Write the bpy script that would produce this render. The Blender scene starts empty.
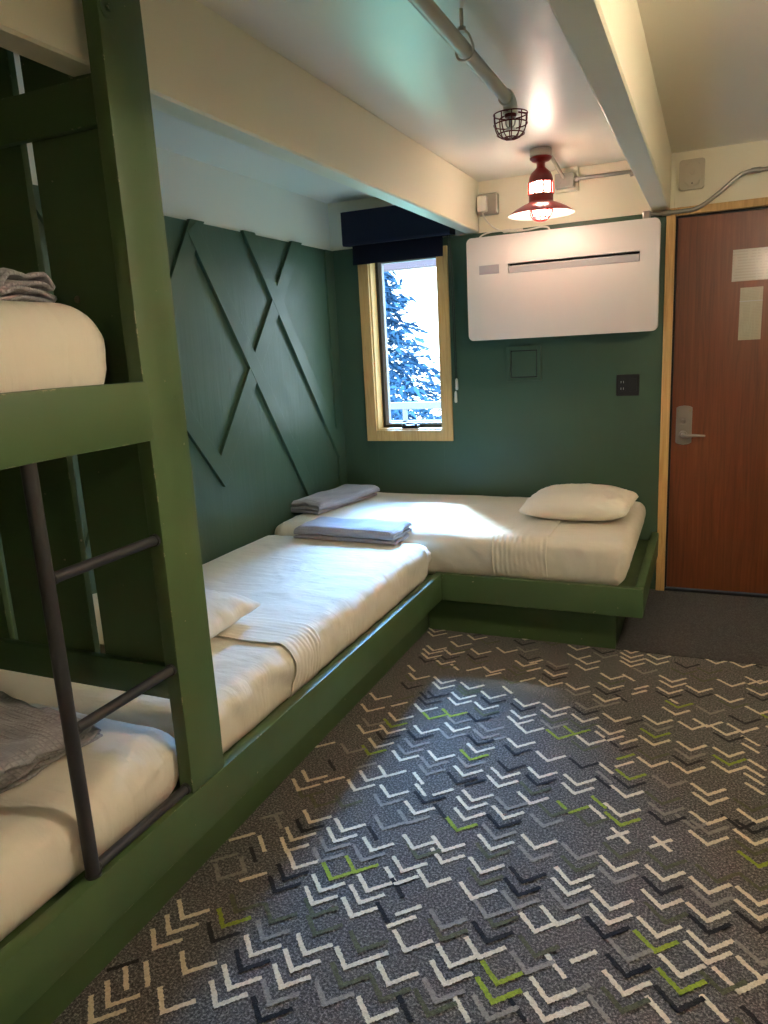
import bpy, bmesh, math, random
from mathutils import Vector, Matrix, noise
PI = math.pi
scene = bpy.context.scene
COL = scene.collection

# ------------------------------------------------------------------ materials
def lin(r, g, b):
    f = lambda c: (c / 255 / 12.92) if c / 255 <= .04045 else ((c / 255 + .055) / 1.055) ** 2.4
    return (f(r), f(g), f(b), 1)

class NT:
    def __init__(s, name):
        s.m = bpy.data.materials.new(name); s.m.use_nodes = True
        s.t = s.m.node_tree; s.n = s.t.nodes; s.b = s.n['Principled BSDF']
        s.tc = s.n.new('ShaderNodeTexCoord')
    def link(s, a, b): s.t.links.new(a, b)
    def mapping(s, scale=(1, 1, 1), rot=(0, 0, 0), src='Object'):
        m = s.n.new('ShaderNodeMapping'); m.inputs['Scale'].default_value = scale; m.inputs['Rotation'].default_value = rot
        s.link(s.tc.outputs[src], m.inputs[0]); return m.outputs[0]
    def noise(s, vec, scale=5, detail=3, rough=.5, dist=0):
        n = s.n.new('ShaderNodeTexNoise'); n.inputs['Scale'].default_value = scale; n.inputs['Detail'].default_value = detail
        n.inputs['Roughness'].default_value = rough; n.inputs['Distortion'].default_value = dist
        s.link(vec, n.inputs['Vector']); return n.outputs['Fac']
    def ramp(s, fac, stops):
        r = s.n.new('ShaderNodeValToRGB'); e = r.color_ramp.elements
        while len(e) < len(stops): e.new(.5)
        for i, (p, c) in enumerate(stops):
            e[i].position = p; e[i].color = c if len(c) == 4 else (*c, 1)
        s.link(fac, r.inputs[0]); return r.outputs[0]
    def mix(s, fac, a, b):
        m = s.n.new('ShaderNodeMix'); m.data_type = 'RGBA'
        for v, i in ((fac, 0), (a, 6), (b, 7)):
            if hasattr(v, 'links'): s.link(v, m.inputs[i])
            else: m.inputs[i].default_value = v
        return m.outputs[2]
    def math(s, op, a, b=0):
        m = s.n.new('ShaderNodeMath'); m.operation = op
        for v, i in ((a, 0), (b, 1)):
            if hasattr(v, 'links'): s.link(v, m.inputs[i])
            else: m.inputs[i].default_value = v
        return m.outputs[0]
    def bump(s, h, strength=.3, dist=.002, chain=None):
        b = s.n.new('ShaderNodeBump'); b.inputs['Strength'].default_value = strength; b.inputs['Distance'].default_value = dist
        s.link(h, b.inputs['Height'])
        if chain: s.link(chain, b.inputs['Normal'])
        return b.outputs[0]
    def set(s, **k):
        for n, v in k.items():
            i = s.b.inputs[n.replace('_', ' ')]
            if hasattr(v, 'links'): s.link(v, i)
            else: i.default_value = v
        return s

def simple(name, col, rough=.5, metal=0, spec=.5, bump=0, bscale=60, var=0):
    t = NT(name); v = t.mapping()
    c = col
    if var:
        c = t.mix(t.noise(v, 8, 3), tuple(x * (1 - var) for x in col[:3]) + (1,), tuple(min(1, x * (1 + var)) for x in col[:3]) + (1,))
    t.set(Base_Color=c, Roughness=rough, Metallic=metal, Specular_IOR_Level=spec)
    if bump: t.set(Normal=t.bump(t.noise(v, bscale, 3), bump, .002))
    return t.m

def paint_green(name, grain=(40, 40, 3), gs=.25, rough=.46, wear=True, col=(74, 97, 60)):
    t = NT(name); v = t.mapping(grain)
    g = t.noise(v, 1.0, 5, .6, .4)
    base = lin(*col); dk = tuple(x * .82 for x in base[:3]) + (1,); lt = tuple(x * 1.12 for x in base[:3]) + (1,)
    v1 = t.mapping()
    c = t.mix(t.noise(v1, 2.2, 4), dk, lt)
    if wear:   # chips in the paint along the arrises, with a shape of their own
        bv = t.n.new('ShaderNodeBevel'); bv.samples = 4; bv.inputs['Radius'].default_value = .006
        geo = t.n.new('ShaderNodeNewGeometry')
        d = t.n.new('ShaderNodeVectorMath'); d.operation = 'DOT_PRODUCT'
        t.link(bv.outputs[0], d.inputs[0]); t.link(geo.outputs['Normal'], d.inputs[1])
        e = t.math('LESS_THAN', d.outputs['Value'], .97)
        n = t.math('GREATER_THAN', t.noise(v1, 26, 4, .7), .60)
        f = t.math('MULTIPLY', e, n)
        sp = t.math('GREATER_THAN', t.noise(v1, 55, 1, .5), .80)
        f = t.math('MAXIMUM', f, sp)
        c = t.mix(f, c, lin(150, 146, 116))
    t.set(Base_Color=c, Roughness=t.math('ADD', t.math('MULTIPLY', t.noise(v1, 9, 3), .18), rough - .09), Specular_IOR_Level=.34)
    t.set(Normal=t.bump(g, gs, .003))
    return t.m

def wall_paint(name, col, rough=.45, bs=.25, spec=.4, stroke=(6, 60, 6)):
    t = NT(name); v = t.mapping(stroke); v1 = t.mapping()
    n1 = t.noise(v, 1, 5, .65, .6); n2 = t.noise(v1, 90, 3)
    h = t.math('ADD', t.math('MULTIPLY', n1, .8), t.math('MULTIPLY', n2, .3))
    c = t.mix(t.noise(v1, 1.6, 3), tuple(x * .95 for x in col[:3]) + (1,), tuple(min(1, x * 1.04) for x in col[:3]) + (1,))
    t.set(Base_Color=c, Roughness=rough, Specular_IOR_Level=spec, Normal=t.bump(h, bs, .004))
    return t.m

def ceiling_paint():
    t = NT('satin ceiling paint'); v = t.mapping((14, 1.6, 6)); v1 = t.mapping()
    n1 = t.noise(v, 1, 6, .7, 1.2); n2 = t.noise(v1, 60, 3); n3 = t.noise(v1, 3, 2)
    scr = t.math('GREATER_THAN', t.noise(t.mapping((6, 30, 6), (0, 0, .25)), 1, 6, .8, .4), .66)
    h = t.math('ADD', t.math('ADD', t.math('MULTIPLY', n1, .35), t.math('MULTIPLY', n2, .12)), t.math('ADD', t.math('MULTIPLY', scr, .5), n3))
    t.set(Base_Color=lin(230, 225, 210), Roughness=.36, Specular_IOR_Level=.5, Normal=t.bump(h, .22, .004))
    return t.m

def cloth(name, col, sheen=.2, waffle=0, bs=.35):
    t = NT(name); v = t.mapping()
    n1 = t.math('ADD', t.noise(t.mapping((1, 1.6, 1)), 6, 4, .5, .25), t.math('MULTIPLY', t.noise(t.mapping((3, 16, 2), (0, 0, .5)), 1, 3, .5, .6), .55)); n2 = t.noise(v, 420, 2)
    h = t.math('ADD', t.math('MULTIPLY', n1, 1.0), t.math('MULTIPLY', n2, .03))
    nb = t.bump(h, bs, .016)
    c = t.mix(t.noise(v, 5, 3), tuple(x * .95 for x in col[:3]) + (1,), col)
    if waffle:
        w = t.n.new('ShaderNodeTexVoronoi'); w.distance = 'CHEBYCHEV'; w.inputs['Scale'].default_value = 70; w.inputs['Randomness'].default_value = .15
        t.link(v, w.inputs['Vector'])
        nb = t.bump(w.outputs['Distance'], 1, .005, nb)
        c = t.mix(t.math('MULTIPLY', w.outputs['Distance'], 1.1), col, tuple(x * .42 for x in col[:3]) + (1,))  # darker grid in the colour stands in for relief shading of the weave
    t.set(Base_Color=c, Roughness=.85, Specular_IOR_Level=.2, Sheen_Weight=sheen, Normal=nb)
    return t.m

def pine():
    t = NT('clear pine'); v = t.mapping((18, 18, 1.2))
    n = t.noise(v, 1.6, 5, .6, 1.6)
    c = t.ramp(n, [(.3, lin(196, 152, 88)), (.55, lin(218, 180, 116)), (.75, lin(184, 134, 74))])
    k = t.n.new('ShaderNodeTexVoronoi'); k.inputs['Scale'].default_value = 3.2; t.link(t.mapping((1, 1, .6)), k.inputs['Vector'])
    kn = t.math('LESS_THAN', k.outputs['Distance'], .055)
    c = t.mix(kn, c, lin(120, 76, 38))
    t.set(Base_Color=c, Roughness=.5, Normal=t.bump(n, .15, .002)); return t.m

def mahogany():
    t = NT('mahogany veneer'); v = t.mapping((26, 26, 1.1)); v2 = t.mapping((4, 4, .7))
    n = t.noise(v, 1.5, 6, .65, 1.2); m = t.noise(v2, 1.3, 3)
    c = t.ramp(n, [(.25, lin(88, 46, 24)), (.55, lin(116, 64, 35)), (.8, lin(136, 82, 48))])
    c = t.mix(t.math('MULTIPLY', m, .35), c, lin(78, 40, 26))
    t.set(Base_Color=c, Roughness=.36, Specular_IOR_Level=.45, Normal=t.bump(n, .1, .001)); return t.m

def carpet(name, a, b, c_, bs=.9):
    t = NT(name); v = t.mapping()
    n = t.noise(v, 150, 3, .8); m = t.noise(v, 420, 2, .6); l = t.noise(v, 2.5, 3)
    col = t.ramp(n, [(.34, a), (.5, b), (.66, c_)])
    col = t.mix(t.math('MULTIPLY', l, .3), col, a)
    t.set(Base_Color=col, Roughness=.97, Specular_IOR_Level=.1, Sheen_Weight=.15,
          Normal=t.bump(t.math('ADD', n, m), bs, .004)); return t.m

def emis(name, col, s):
    t = NT(name); t.set(Base_Color=col, Emission_Color=col, Emission_Strength=s); return t.m

def glass_pane():
    m = bpy.data.materials.new('window glass'); m.use_nodes = True; n = m.node_tree.nodes; l = m.node_tree.links
    n.remove(n['Principled BSDF']); o = n['Material Output']
    tr = n.new('ShaderNodeBsdfTransparent'); tr.inputs[0].default_value = (.93, .98, .98, 1)
    gl = n.new('ShaderNodeBsdfGlossy'); gl.inputs['Roughness'].default_value = .02
    lw = n.new('ShaderNodeLayerWeight'); lw.inputs[0].default_value = .5; pw = n.new('ShaderNodeMath'); pw.operation = 'POWER'; pw.inputs[1].default_value = 4
    fr = n.new('ShaderNodeMath'); fr.operation = 'MULTIPLY_ADD'; fr.inputs[1].default_value = .4; fr.inputs[2].default_value = .03; l.new(lw.outputs['Facing'], pw.inputs[0]); l.new(pw.outputs[0], fr.inputs[0])
    mx = n.new('ShaderNodeMixShader'); l.new(fr.outputs[0], mx.inputs[0]); l.new(tr.outputs[0], mx.inputs[1]); l.new(gl.outputs[0], mx.inputs[2])
    l.new(mx.outputs[0], o.inputs[0]); return m

M = {}
M['post'] = paint_green('green gloss paint on boards')
M['post_h'] = paint_green('green gloss paint along the rails', (30, 2, 40), .12)
M['post_x'] = paint_green('green gloss paint across', (2, 30, 40), .12)
M['panel'] = paint_green('green paint on plywood', (34, 34, 2.2), .55, .42, False, (64, 87, 68))
M['batten'] = paint_green('green paint on battens', (30, 30, 6), .15, .38, False, (64, 87, 68))
M['cream'] = wall_paint('cream wall paint', lin(240, 234, 210), .42)
M['white_wall'] = wall_paint('off white wall paint', lin(242, 238, 224), .5)
M['ceiling'] = ceiling_paint()
M['sheet'] = cloth('cream cotton sheet', lin(240, 232, 214), .15, 0, .75)
M['waffle'] = cloth('grey waffle blanket', lin(182, 178, 184), .3, 1, .2)
M['greycloth'] = cloth('grey cotton blanket', lin(182, 178, 182), .3, 1, .25)
M['pine'] = pine()
M['door'] = mahogany()
M['carpet'] = carpet('charcoal carpet', lin(34, 33, 32), lin(88, 85, 82), lin(176, 172, 165))
M['mat'] = carpet('dark plain carpet', lin(34, 32, 32), lin(62, 60, 60), lin(104, 102, 102))
M['tuft_w'] = carpet('cream yarn', lin(206, 194, 166), lin(230, 218, 190), lin(244, 236, 214), .6)
M['tuft_g'] = carpet('grey yarn', lin(118, 114, 106), lin(146, 142, 132), lin(166, 162, 150), .6)
M['tuft_o'] = carpet('olive yarn', lin(66, 68, 50), lin(90, 94, 68), lin(112, 116, 84), .6)
M['tuft_k'] = carpet('black yarn', lin(16, 16, 18), lin(26, 26, 28), lin(42, 42, 44), .6)
M['tuft_l'] = carpet('lime yarn', lin(120, 140, 40), lin(146, 166, 48), lin(166, 186, 66), .6)
M['steel_dark'] = simple('dark brown pipe paint', lin(56, 55, 58), .38, .2, .5, .15, 40, .15)
M['steel'] = simple('brushed steel', lin(150, 146, 138), .32, .9)
M['galv'] = simple('galvanised metal', lin(176, 174, 166), .30, .9, .5, .2, 50, .18)
M['brass'] = simple('aged screw brass', lin(150, 140, 110), .4, .8)
M['pipe'] = simple('grey painted pipe', lin(206, 199, 182), .36, .0, .5, .15, 30, .08)
M['red'] = simple('red enamel', lin(140, 22, 20), .28, 0, .6, 0, 1, .1)
M['redlit'] = simple('bulb lit red enamel', lin(196, 30, 28), .3)  # brighter copy of the red enamel, bulb light put into the colour
M['redwire'] = simple('dark red wire', lin(96, 18, 20), .4, .3)
M['enamel'] = simple('white enamel inside shade', lin(238, 232, 220), .4)
M['bulb'] = emis('lit frosted glass', (1, .87, .70, 1), 38)
M['bulb2'] = emis('lit clear glass', (1, .86, .64, 1), 330)
M['fill_bulb'] = emis('added fill lamp glass', (1, .88, .70, 1), 60)
M['ac'] = simple('warm white plastic', lin(212, 206, 198), .38, 0, .45)
M['ac_grey'] = simple('grey plastic louvre', lin(164, 162, 162), .4)
M['dark'] = simple('black plastic', lin(22, 22, 24), .4)
M['darkgap'] = simple('dark rubber and gap shade', lin(14, 14, 15), .7)  # threshold rubber, also the painted shade in gaps and slots
M['navy'] = simple('black blind fabric', lin(24, 27, 46), .75, 0, .3, .3, 300)
M['plastic'] = simple('white plastic', lin(222, 218, 206), .4)
M['beige'] = simple('beige alarm plastic', lin(196, 186, 164), .4)
M['vinyl'] = simple('pale grey sash vinyl', lin(130, 127, 132), .45)
M['black_sash'] = simple('black sash frame', lin(18, 20, 22), .4)
M['glass'] = glass_pane()
M['green_plate'] = simple('green painted cover', lin(92, 116, 100), .4, 0, .5, .1, 40)
M['bark'] = simple('bark', lin(70, 62, 58), .9)
M['needles'] = simple('bluish conifer needles', lin(62, 104, 142), .8, 0, .2, 0, 1, .3)
M['railwood'] = simple('weathered pale rail', lin(104, 100, 112), .7)
M['fascia'] = simple('mauve brown fascia', lin(82, 64, 70), .7)
M['deck'] = simple('sunlit deck', lin(120, 150, 130), .8)

def paper(name, base, ink, sx, sz, lo):
    t = NT(name); w = t.n.new('ShaderNodeTexWave'); w.bands_direction = 'Z'; w.inputs['Scale'].default_value = sz
    t.link(t.mapping(), w.inputs['Vector'])
    n = t.noise(t.mapping((sx, 1, 12)), 1, 3)
    f = t.math('MULTIPLY', t.math('GREATER_THAN', w.outputs['Fac'], .62), t.math('GREATER_THAN', n, lo))
    t.set(Base_Color=t.mix(t.math('MULTIPLY', f, .22), base, ink), Roughness=.13, Specular_IOR_Level=.7,
          Normal=t.bump(t.noise(t.mapping(), 14, 2), .12, .003)); return t.m
M['paper1'] = paper('laminated sheet', lin(176, 170, 154), lin(120, 116, 108), 60, 22, .42)
M['paper2'] = paper('laminated card', lin(168, 163, 140), lin(110, 106, 90), 90, 42, .45)

# ------------------------------------------------------------------ object helpers
def link(name, me, parent=None, mats=()):
    o = bpy.data.objects.new(name, me); COL.objects.link(o)
    for m in mats: me.materials.append(M[m] if isinstance(m, str) else m)
    if parent: o.parent = parent
    return o
def obj(name, bm, mat, parent=None, smooth=False, loc=None):
    me = bpy.data.meshes.new(name)
    bmesh.ops.recalc_face_normals(bm, faces=bm.faces)
    bm.to_mesh(me); bm.free()
    if smooth:
        for p in me.polygons: p.use_smooth = True
    mats = mat if isinstance(mat, (list, tuple)) else [mat]
    o = link(name, me, parent, mats)
    if smooth == 'auto':
        sharp(me)
    if loc: o.location = loc
    return o
def sharp(me, ang=40):
    bm = bmesh.new(); bm.from_mesh(me)
    for e in bm.edges:
        if len(e.link_faces) == 2 and e.calc_face_angle(0) > math.radians(ang): e.smooth = False
    bm.to_mesh(me); bm.free()
def empty(name, loc=(0, 0, 0)):
    o = bpy.data.objects.new(name, None); COL.objects.link(o); o.location = loc; o.empty_display_size = .05; return o
def thing(name, label, cat, group=None, loc=(0, 0, 0)):
    return tag(empty(name, loc), label, cat, group)
def tag(o, label, cat, group=None, kind=None):
    o['label'] = label; o['category'] = cat
    if group: o['group'] = group
    if kind: o['kind'] = kind
    return o
def struct(o):
    o['kind'] = 'structure'; return o
def box(bm, x0, x1, y0, y1, z0, z1, bev=0, seg=2, mi=0):
    vs = [bm.verts.new((x, y, z)) for x in (x0, x1) for y in (y0, y1) for z in (z0, z1)]
    F = [(0, 1, 3, 2), (4, 6, 7, 5), (0, 4, 5, 1), (2, 3, 7, 6), (0, 2, 6, 4), (1, 5, 7, 3)]
    fs = [bm.faces.new([vs[i] for i in f]) for f in F]
    for f in fs: f.material_index = mi
    if bev:
        es = {e for f in fs for e in f.edges}
        bmesh.ops.bevel(bm, geom=list(es), offset=bev, segments=seg, profile=.5, affect='EDGES')
    return vs
def boxo(name, mat, parent, *d, bev=.002, seg=2):
    bm = bmesh.new(); box(bm, *d, bev=bev, seg=seg); return obj(name, bm, mat, parent)
def prism(bm, pts, axis, a0, a1, bev=0, mi=0):
    """pts: 2D outline in the two other axes (order x,y,z without axis)"""
    def mk(p, a):
        q = list(p); q.insert('xyz'.index(axis), a); return bm.verts.new(q)
    A = [mk(p, a0) for p in pts]; B = [mk(p, a1) for p in pts]; n = len(pts)
    fs = [bm.faces.new(A), bm.faces.new(B[::-1])]
    for i in range(n): fs.append(bm.faces.new((A[i], B[i], B[(i + 1) % n], A[(i + 1) % n])))
    for f in fs: f.material_index = mi
    if bev:
        es = {e for f in fs for e in f.edges}
        bmesh.ops.bevel(bm, geom=list(es), offset=bev, segments=2, profile=.5, affect='EDGES')
def rrect(x0, x1, z0, z1, r, n=6):
    o = []
    for cx, cz, a in ((x1 - r, z1 - r, 0), (x0 + r, z1 - r, 90), (x0 + r, z0 + r, 180), (x1 - r, z0 + r, 270)):
        for i in range(n + 1):
            t = math.radians(a + 90 * i / n); o.append((cx + r * math.cos(t), cz + r * math.sin(t)))
    return o
def lathe(bm, prof, c=(0, 0, 0), n=32, axis='z', mi=0, cap=True):
    rings = []
    for r, h in prof:
        ring = []
        for i in range(n):
            a = 2 * PI * i / n; p = (r * math.cos(a), r * math.sin(a), h)
            if axis == 'y': p = (p[0], h, p[1])
            if axis == 'x': p = (h, p[0], p[1])
            ring.append(bm.verts.new(Vector(c) + Vector(p)))
        rings.append(ring)
    for a, b in zip(rings, rings[1:]):
        for i in range(n):
            f = bm.faces.new((a[i], a[(i + 1) % n], b[(i + 1) % n], b[i])); f.material_index = mi
    if cap:
        for r in (rings[0], rings[-1]):
            if (r[0].co - r[n // 2].co).length > 1e-4:
                f = bm.faces.new(r); f.material_index = mi
def smooth_path(P, n=8):
    P = [Vector(p) for p in P]; out = []
    for i in range(len(P) - 1):
        p0 = P[max(i - 1, 0)]; p1 = P[i]; p2 = P[i + 1]; p3 = P[min(i + 2, len(P) - 1)]
        for k in range(n):
            t = k / n
            out.append(.5 * ((2 * p1) + (p2 - p0) * t + (2 * p0 - 5 * p1 + 4 * p2 - p3) * t * t + (3 * p1 - p0 - 3 * p2 + p3) * t ** 3))
    out.append(P[-1]); return out
def tube(bm, P, r, n=12, closed=False, mi=0):
    P = [Vector(p) for p in P]; m = len(P); rings = []
    up = None
    for i in range(m):
        if closed: d = P[(i + 1) % m] - P[i - 1]
        else: d = P[min(i + 1, m - 1)] - P[max(i - 1, 0)]
        d.normalize()
        if up is None: up = d.orthogonal().normalized()
        up = (up - d * up.dot(d)).normalized(); s = d.cross(up)
        rr = r[i] if isinstance(r, (list, tuple)) else r
        rings.append([bm.verts.new(P[i] + (up * math.cos(2 * PI * k / n) + s * math.sin(2 * PI * k / n)) * rr) for k in range(n)])
    pairs = list(zip(rings, rings[1:])) + ([(rings[-1], rings[0])] if closed else [])
    for a, b in pairs:
        for k in range(n):
            f = bm.faces.new((a[k], a[(k + 1) % n], b[(k + 1) % n], b[k])); f.material_index = mi
    if not closed: bm.faces.new(rings[0]); bm.faces.new(rings[-1][::-1])
def tubeo(name, mat, parent, P, r, n=12, closed=False):
    bm = bmesh.new(); tube(bm, P, r, n, closed); return obj(name, bm, mat, parent, 'auto')
def N(x, y, z=0, s=0): return noise.noise(Vector((x + s * 7.3, y - s * 3.1, z + s * 11.7)))
# ------------------------------------------------------------------ measured layout (metres)
D = 4.324; ZC = 2.346; XL = -2.21; XR = 1.55; YB = -1.6
XF = -1.18          # room-side face of the platform rail
YF = 3.266          # front of the far platform
GREEN = 2.065

# ------------------------------------------------------------------ floor
CHEV = "w-1225,1172 w-1223,1225 w-1224,1278 w-1104,1138 w-1082,1032 kR-1286,1079 w-1213,999 wL-1166,1079 w-1219,953 wL-1208,1053 w-1110,1654 wL-1164,1585 kL-1164,1536 wR-1290,1591 g-1221,1436 gR-1285,1493 gL-1168,1488 wR-1157,1453 w-1039,1549 w-1099,1605 k-1044,1499 k-1043,1448 l-919,1545 l-868,1594 w-925,1494 w-921,1444 g-986,1648 g-984,1599 k-1100,1700 w-1099,1748 w-983,1745 w-983,1693 kL-869,1746 w-861,1693 g-869,1645 w-803,1539 w-804,1492 w-803,1441 l-1104,1293 k-1099,1241 g-981,1293 w-981,1240 k-979,1193 w-858,1290 w-863,1236 w-862,1186 w-975,1139 w-977,1090 g-863,1137 k-861,1092 w-746,1288 g-745,1181 w-633,1178 o-1102,1348 o-993,1350 o-901,1407 o-865,1355 o-735,1346 o-731,1239 l-652,1865 w-748,1743 w-661,1763 w-648,1714 w-532,1816 g-533,1867 k-535,1921 g-412,1971 w-414,1864 g-410,1810 w-531,1713 w-742,1643 w-653,1614 w-741,1591 k-415,1715 k-414,1663 w-527,1609 g-472,1559 g-410,1615 w-347,1555 w-300,1596 w-293,1710 g-288,1660 kL-706,1554 wR-694,1488 wR-699,1444 w-630,1386 g-569,1485 k-450,1482 w-455,1429 w-512,1380 w-508,1328 w-630,1282 g-510,1277 l-396,1372 l-392,1321 g-339,1426 w-276,1367 w-275,1317 g-389,1275 wL-430,1258 kL-548,1213 kL-316,1301 wL-256,1445 o-628,1238 o-516,1240 o-331,1480 o-522,1670 o-448,1537 o-557,1450 o-530,1779 o-722,1710 wR-719,1314 g-868,1796 kL-709,1458 l-194,2052 k-70,2101 wL-165,1979 wR-222,1978 wL-52,1982 wR-103,1980 w46,2142 g50,2098 w47,2044 w180,2200 k170,2143 w171,2090 o169,2043 l177,1993 g-291,1860 w-186,1847 g-181,1797 w-63,1850 k-64,1796 w51,1841 g58,1796 w169,1840 o175,1899 w-292,1754 w-182,1695 w-180,1644 w-61,1744 w48,1737 w166,1787 k52,1697 k167,1744 w-64,1643 k-184,1596 l-67,1593 g-124,1544 w52,1639 w49,1600 w-8,1540 k-123,1496 l-6,1493 k-10,1443 w-123,1445 w113,1540 w162,1594 g164,1639 wR-245,1495 gR-249,1390 wR-246,1340 wL-28,1408 wL84,1454 o-48,1697 o-59,1902 o-182,1905 o-121,1398 o-287,1809 gL-146,1364 o71,1893 o80,1525 k-1037,2642 k-1024,2592 w-905,2680 o-896,2749 w-904,2630 w-787,2726 k-774,2678 w-638,2701 k-642,2658 w-629,2602 w-788,2626 o-775,2579 k-788,2525 l-969,2486 l-896,2530 g-861,2482 w-846,2425 g-851,2369 g-724,2465 g-726,2410 k-734,2360 w-583,2499 w-631,2552 w-519,2698 w-519,2646 o-506,2602 g-502,2562 l-463,2494 l-412,2546 w-397,2647 o-394,2597 k-402,2704 g-400,2751 w-352,2487 w-592,2390 k-588,2338 w-723,2308 l-729,2254 w-843,2215 g-852,2165 g-843,2118 g-727,2207 w-722,2151 k-587,2231 w-594,2180 w-470,2333 k-352,2326 w-476,2224 k-474,2177 w-593,2127 w-351,2220 w-350,2169 wL-840,2063 k-728,2102 kR-698,2098 w-651,2024 w-652,1978 w-647,1923 w-532,1970 w-474,2070 g-534,2019 l-348,2065 kL-709,1914 o-478,2125 o-362,2442 o-399,2029 o-284,2021 wL-809,2003 wR-780,2014 gR-696,2399 w-339,2840 kL-261,2869 wR-241,2939 w-104,2987 k-102,2945 w9,3036 k10,2987 w124,2982 o136,2935 k242,3034 w241,3081 l-65,2874 wL-70,2913 w-71,2813 w-132,2714 w-10,2714 g53,2859 w107,2709 w41,2752 k172,2817 w162,2748 w228,2916 k114,2663 w-281,2688 kR-238,2679 w-290,2585 w-289,2538 g-129,2664 l-134,2612 w-134,2556 w-10,2561 g-13,2503 k-19,2457 w-18,2409 w112,2558 l111,2504 w110,2455 w-132,2410 o-135,2459 g-71,2306 l-194,2308 k-192,2257 w-194,2203 w47,2299 w51,2249 g-76,2149 w-201,2099 lL-249,2126 wL-246,2072 gL-249,2272 wL-252,2329 kL-249,2238 wR-242,2372 lR-243,2422 k136,2153 o-86,2202 o171,2254 g10,2109 wL208,2670 wL205,2617 wL221,2511 wL211,2461 wL209,2415 wL206,2361 kL-252,2503 kR-238,2480 wR-243,2528 w-1240,2571 w-1231,2466 oR-1153,2594 wR-1152,2540 w-1020,2534 w-1091,2431 l-1089,2379 w-1083,2330 w-1170,2302 g-1176,2360 wR-1300,2154 k-1081,2280 w-1084,2223 l-1089,2170 w-959,2371 k-964,2322 w-964,2170 g-1167,2153 kL-1164,2040 w-1219,1948 w-1223,1889 wR-1158,1962 w-1026,2014 w-972,2062 gR-1091,2076 w-1041,1951 w-917,1955 g-921,1904 g-957,2269 g-964,2215 k-796,1961 w-804,1899 gL-1174,1695 gR-1256,1716 g-808,1848 o-1041,1856 o-1121,1828 o-1191,1858 w-1256,3350 w-1244,3296 wR-1160,3298 w-1030,3310 kR-1046,3361 w-1083,3205 o-1069,3140 w-1084,3102 k-1090,3041 w-1182,3123 w-1187,3081 w-1176,3031 k-1173,2987 w-1092,2986 o-1071,2946 w-961,3145 k-962,3083 o-942,3038 o-958,3277 w-847,3196 g-757,3233 w-791,3380 k-788,3309 o-656,3348 k-724,3145 wL-1001,2952 wR-957,2956 w-851,2968 wL-1187,2880 w-1150,2802 o-1161,2779 k-1150,2704 w-1026,2798 w-1015,2747 w-897,2784 o-897,2725 k-1010,2663 w-727,3075 o-727,3021 wR-706,3119 wR-698,3030 o-735,2975 g-585,3110 k-583,3065 w-579,3014 k-577,2972 w-583,2909 wR-703,2919 wR-859,2927 wL-716,2801 o-738,2888 w-529,3325 w-512,3222 w-461,3179 w-458,3114 k-410,3316 g-398,3269 w-288,3359 w-283,3304 w-278,3257 w-274,3211 w-167,3323 w-170,3264 k-46,3265 w75,3348 w182,3341 kL255,3357 o46,3233 o-55,3193 o24,3145 g-215,3152 w-97,3102 w-95,3052 w-341,3054 o-336,3007 w-335,2957 k-341,2907 g-338,2799 w-468,2910 g-460,2858 wL-249,3069 wR-236,2988 w133,3132 wR198,3174 w241,3193 o238,3132"
def chevron(bm, x, y, legs, mi, rs):
    w = .0062; L = .052; z = .0018 + rs.random() * .0005
    def leg(sx, zz=0):
        # a 45 degree stroke starting at the point of the chevron, edges a little ragged like cut yarn
        n = 20; A = []; B = []
        dx, dy = sx * .7071, .7071; px, py = -dy, dx * 1.0
        if sx < 0: px, py = dy, -dx
        ll = L * 1.42 * (1 + rs.uniform(-.07, .05)); st = -w * .9
        for i in range(n + 1):
            t = st + (ll - st) * i / n
            j1 = rs.uniform(-.0018, .0018); j2 = rs.uniform(-.0018, .0018)
            A.append(bm.verts.new((x + dx * t + px * (w + j1), y + dy * t + py * (w + j1), z + zz)))
            B.append(bm.verts.new((x + dx * t - px * (w + j2), y + dy * t - py * (w + j2), z + zz)))
        for i in range(n):
            f = bm.faces.new((A[i], A[i + 1], B[i + 1], B[i])) if sx > 0 else bm.faces.new((B[i], B[i + 1], A[i + 1], A[i]))
            f.material_index = mi
            if f.normal.z < 0: f.normal_flip()
    if legs != 'R': leg(-1)
    if legs != 'L': leg(1, .0006)
rs = random.Random(4)
bm = bmesh.new()
box(bm, XL - .1, XR + .1, YB - .1, D + .1, -.08, 0)
ix = {'w': 1, 'g': 2, 'o': 3, 'k': 4, 'l': 5}
pts = []
for e in CHEV.split():
    c = e[0]; k = e[1] if e[1] in 'LR' else ''; x, y = e[1 + len(k):].split(',')
    pts.append((int(x) / 1000, int(y) / 1000, c, k))
seen = [(p[0], p[1]) for p in pts]
x = -1.24
while x < XR:      # the carpet goes on beside and behind the camera in the same pattern
    y = YB + rs.random() * .1
    while y < 3.36:
        c0 = rs.choice('wwwgokwl')
        for q in range(rs.choice((1, 1, 2, 2, 3))):
            vis = (y > .95 and -1.25 < x < .093 * y + .03) or any(abs(x - a) < .07 and abs(y - b) < .05 for a, b in seen)
            if not vis and y < 3.36: pts.append((x + rs.uniform(-.012, .012), y, rs.choice((c0, c0, 'w', 'o', 'k', 'g')), ''))
            y += .040
        y += rs.uniform(.02, .07)
    x += .128
for x, y, c, k in pts:
    chevron(bm, x, y, k, ix[c], rs)
me = bpy.data.meshes.new('floor'); bm.to_mesh(me); bm.free()
floor = struct(link('floor', me, None, ['carpet', 'tuft_w', 'tuft_g', 'tuft_o', 'tuft_k', 'tuft_l']))
o = boxo('entry_carpet', 'mat', floor, -.36, XR, 3.388, D - .002, -.002, .004, bev=0)
o['label'] = 'plain charcoal carpet in front of the door'

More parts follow.
